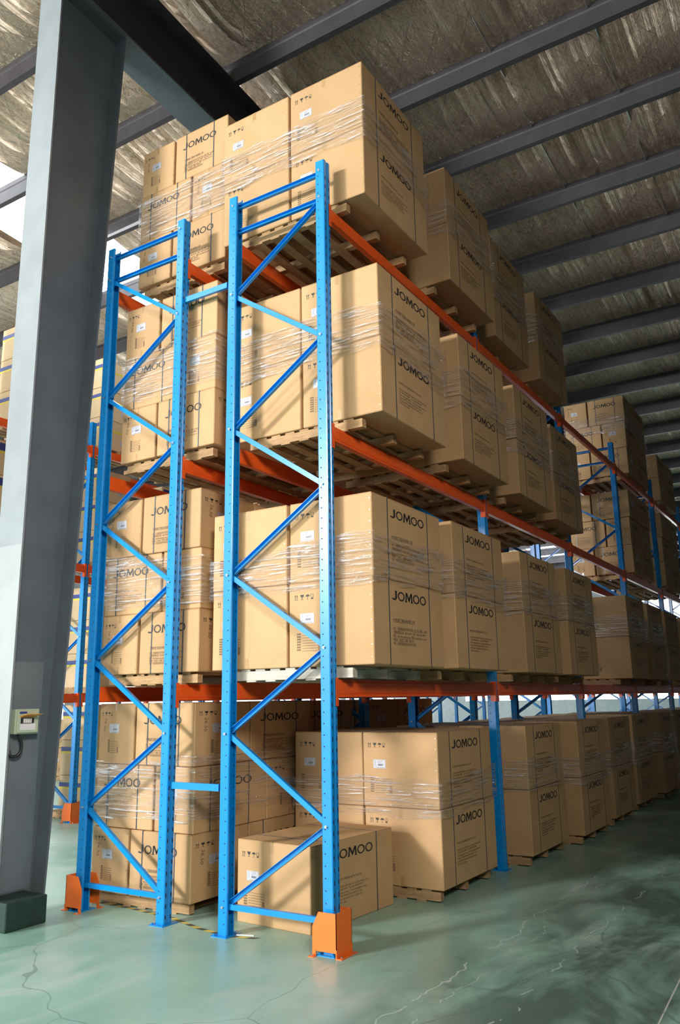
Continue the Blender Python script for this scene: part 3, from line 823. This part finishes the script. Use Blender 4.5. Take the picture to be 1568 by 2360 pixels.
FILMZ = {3: (0.56, 0.98), 2: (0.54, 0.98), 1: (0.63, 1.02), 0: (0.64, 0.98)}
for lv, lst in BIG.items():
    for i, (xr, yf) in enumerate(lst):
        Lc, Dc, Hc = 1.28, 0.815, 0.692
        zb = ZP[lv]+PH
        who = '%s load %s, right rack' % (ORD[i], LVN[lv])
        lod = 0 if yf < 2.5 else (1 if yf < 7 else 2)
        for tier in (0, 1):
            for row in (0, 1):
                jx = random.uniform(-0.012, 0.004) if tier else 0.0
                jy = random.uniform(-0.006, 0.012) if tier else 0.0
                cx = xr-Dc/2-row*(Dc+0.022)+jx; cy = yf+Lc/2+jy
                cn = 'C' if ((lv, i) in CNSET and not (lv in (2, 3) and tier == 0)) else 'E'
                if row == 1 and yf > 11: continue
                carton('big'+cn, cx, cy, zb+tier*(Hc+0.003), R(90),
                       'large carton, %s tier, %s row, %s' % (('lower', 'upper')[tier], ('aisle', 'inner')[row], who),
                       'large brown cartons in the right rack', lod)
        pallet(xr-(0.66 if lv == 0 else 0.82), yf+0.61, ZP[lv], 1.22, 1.18, 'wooden pallet under the '+who, grey=(lv == 1 and i == 0))
        z0, z1 = FILMZ[lv]
        if yf < 12:
            film(xr-2*Dc-0.022, xr+0.004, yf, yf+Lc+0.012, zb+z0, zb+z1, 'clear stretch film round the %s' % who, seed=lv*10+i, tilt=0.02+0.03*((i*7+lv*3)%4)/3)

# lone carton on the floor in front
o = carton('oneE', -0.745, 0.985, 0.0, R(90)-0.075, 'single large brown carton standing alone directly on the floor in the first bay', 'large brown cartons in the right rack', 0, jit=False)

# ------------------------------------------------------------------ pinwheel loads of small cartons
def pinwheel(x, y, lv, who, lod, tiers=3, only_front=False, h=0.566, grp='small brown cartons in pinwheel tiers'):
    """x: right face, y: front face. tier pattern alternates."""
    zb = ZP[lv]+PH
    A, B, G = 0.745, 0.475, 0.03
    for t in range(tiers):
        z = zb+t*(h+0.003)
        jx = random.uniform(-0.012, 0.012)*t; jy = random.uniform(0, 0.015)*t
        tn = ('bottom', 'middle', 'top')[t] if tiers == 3 else ('bottom', 'upper')[t]
        cn = 'C' if t != 1 else 'E'
        x0 = x-A-B-G+jx; y0 = y+jy
        if t % 2 == 0:
            L_ = [('s1'+cn, x0+B/2, y0+1.05/2, R(90), 'front left'), ('s0'+cn, x0+B+G+A/2, y0+0.40, 0, 'front right'),
                  ('s0'+cn, x0+A/2, y0+1.06+0.40, 0, 'back left'), ('s1'+cn, x0+A+G+B/2, y0+0.81+1.05/2, R(90), 'back right')]
        else:
            L_ = [('s0'+cn, x0+A/2, y0+0.40, 0, 'front left'), ('s1'+cn, x0+A+G+B/2, y0+1.05/2, R(90), 'front right'),
                  ('s1'+cn, x0+B/2, y0+0.81+1.05/2, R(90), 'back left'), ('s0'+cn, x0+B+G+A/2, y0+1.06+0.40, 0, 'back right')]
        for tp, cx, cy, rz, nm in L_:
            if only_front and nm == 'back left': continue
            carton(tp, cx, cy, z, rz, 'small carton, %s tier, %s, %s' % (tn, nm, who), grp, lod)
    pallet(x-0.63, y+0.93, ZP[lv], 1.15, 1.75, 'wooden pallet under the '+who)
for lv, (x, y) in {0: (-1.605, 0.28), 1: (-1.445, 0.145), 2: (-1.32, 0.15), 3: (-1.40, 0.36)}.items():
    who = 'first load %s, middle rack' % LVN[lv]
    pinwheel(x, y, lv, who, 0)
    zb = ZP[lv]+PH
    film(x-1.262, x+0.012, y+0.0, y+1.885, zb+(0.62 if lv != 0 else 0.66), zb+(1.12 if lv != 0 else 1.20), 'clear stretch film round the '+who, seed=50+lv, tilt=0.05, off=0.012)
# second loads of the middle rack, narrow
for lv in (0, 1, 2, 3):
    who = 'second load %s, middle rack' % LVN[lv]
    for t in range(3):
        for c in (0, 1):
            carton('s1C', -1.80-0.2375-c*0.49, 2.30+0.525, ZP[lv]+PH+t*0.569, R(90), 'small carton, %s tier, %s row, %s' % (('bottom', 'middle', 'top')[t], ('right', 'left')[c], who), 'small brown cartons in narrow loads', 2)
    pallet(-2.28, 2.83, ZP[lv], 0.95, 1.0, 'wooden pallet under the '+who)
pinwheel(-1.78, 3.62, 0, 'third load on the floor, middle rack', 2)
pinwheel(-1.78, 3.62, 1, 'third load on lowest beams, middle rack', 2)
# far pinwheel loads of the right rack
pinwheel(0.05, 11.45, 3, 'fifth load on top beams, right rack', 1, only_front=True)
pinwheel(0.00, 11.30, 2, 'fifth load on middle beams, right rack', 1, only_front=True)
pinwheel(0.10, 14.4, 3, 'sixth load on top beams, right rack', 2, tiers=2, only_front=True)
pinwheel(0.10, 14.0, 2, 'sixth load on middle beams, right rack', 2, only_front=True)
film(0.05-1.25, 0.07, 11.45, 13.33, ZP[3]+PH+0.9, ZP[3]+PH+1.3, 'clear stretch film round the fifth load on top beams', seed=80, tilt=0.03, off=0.02)

# ------------------------------------------------------------------ striped cartons of the far left rack
for lv, ylist in {0: (0.5, 2.0, 4.0, 5.6, 7.4), 1: (4.0, 5.6, 7.4), 2: (2.0, 4.0, 5.6), 3: (0.9, 2.3, 4.0, 5.4, 7.4)}.items():
    for i, y in enumerate(ylist):
        if y < 3.7 and lv > 0: pass
        who = '%s load %s, far left rack' % (ORD[i], LVN[lv])
        for t in range(3):
            for c in (0, 1):
                carton('stripe', -7.40-0.26, y+0.42+c*0.83*0.5*1.0 if False else y+0.42, ZP[lv]+PH+t*0.563, R(90),
                       'yellow striped carton, %s tier, %s' % (('bottom', 'middle', 'top')[t], who), 'striped cartons in the far left rack', 0) if c == 0 else None
        pallet(-7.72, y+0.42, ZP[lv], 0.95, 0.9, 'wooden pallet under the '+who)
# the far left rack needs its bay before the first visible post
for k in (-1,):
    frame('blue upright frame of the far left rack hidden behind the column', -7.26, 3.70+BAY*k, 1.0, True, False, 'blue upright frames of the racks')
    for l in (1, 2, 3):
        for inner in (False, True):
            beam('orange load beam, %s level, %s side, bay behind the grey column, far left rack' % (LN[l], 'back' if inner else 'front'), -7.26+0.056 if not inner else -8.26-0.056, 3.70+BAY*k, LV[l], inner, 'orange load beams')
# a few cartons seen through the gap under the lowest beams
for i, (x, y, z) in enumerate(((-13.15, 9.0, 0.0), (-13.15, 12.1, 0.0), (-7.9, 11.5, 0.0), (-7.9, 14.9, 0.0), (-7.9, 16.3, 0.0))):
    pallet(x, y, z, 1.12, 1.16, 'wooden pallet under the %s lone carton pile beyond the racks' % ORD[i])
    for t in range(2 if i % 2 == 0 else 1):
        carton('oneE', x, y, PH+t*0.668, R(90), 'pale carton beyond the racks, %s pile, %s tier' % (ORD[i], ('lower', 'upper')[t]), 'cartons beyond the racks', 2)

# loose tail of film hanging from a far load
bm = bmesh.new(); rows = []
rnd = random.Random(4)
for j in range(24):
    w = 0.10+0.09*abs(math.sin(j*0.33))+0.03*rnd.random(); z = -2.72*j/23
    rows.append([bm.verts.new((0.02*math.sin(j*0.9+i), (i/5-0.5)*w+0.05*math.sin(j*0.4), z)) for i in range(6)])
for j in range(23):
    for i in range(5): bm.faces.new((rows[j][i], rows[j][i+1], rows[j+1][i+1], rows[j+1][i]))
tag(put('film_tail', mesh('film_tail', bm, M_FILM, smooth=True), loc=(0.62, 10.3, 2.75)), 'loose twisted tail of clear film hanging down far along the right rack', 'plastic film')

# ------------------------------------------------------------------ floor tape and strip
bm = bmesh.new()
pts = [(-3.05, 0.02), (-1.30, -0.04), (-0.92, -0.10)]
def strip(bm, pts, w):
    mi = 0
    for (xa, ya_), (xb, yb_) in zip(pts[:-1], pts[1:]):
        d = Vector((xb-xa, yb_-ya_)); L = d.length; d.normalize(); nrm = Vector((-d.y, d.x))*w/2
        n = max(1, int(L/0.075))
        for i in range(n):
            a = Vector((xa, ya_))+d*L*i/n; b = Vector((xa, ya_))+d*L*(i+1)/n; sk = d*0.02
            q = [a-nrm-sk, b-nrm-sk, b+nrm+sk, a+nrm+sk]
            f = bm.faces.new([bm.verts.new((p.x, p.y, 0.0012)) for p in q]); f.material_index = mi; mi = 1-mi
strip(bm, [(-3.0, 0.50), (-2.36, 0.47), (-1.75, 0.40), (-1.33, 0.26), (-0.96, 0.20), (-0.72, 0.26)], 0.045)
tag(put('hazard_tape', mesh('hazard_tape', bm, M_TAPEY, M_TAPEB, fix=False), loc=(0, -0.17, 0.0)), 'worn yellow and black hazard tape stuck on the green floor', 'floor tape')
bm = bmesh.new(); box(bm, 0, 0.17, -0.008, 0.008, 0, 0.006)
tag(put('plastic_strip', mesh('plastic_strip', bm, M_WHITE), loc=(-0.95, 0.08, 0.0), rz=0.35), 'thin white strip lying on the floor by the blue post foot', 'strip')
print('CARTONS', NCART, 'OBJECTS', len(bpy.data.objects))
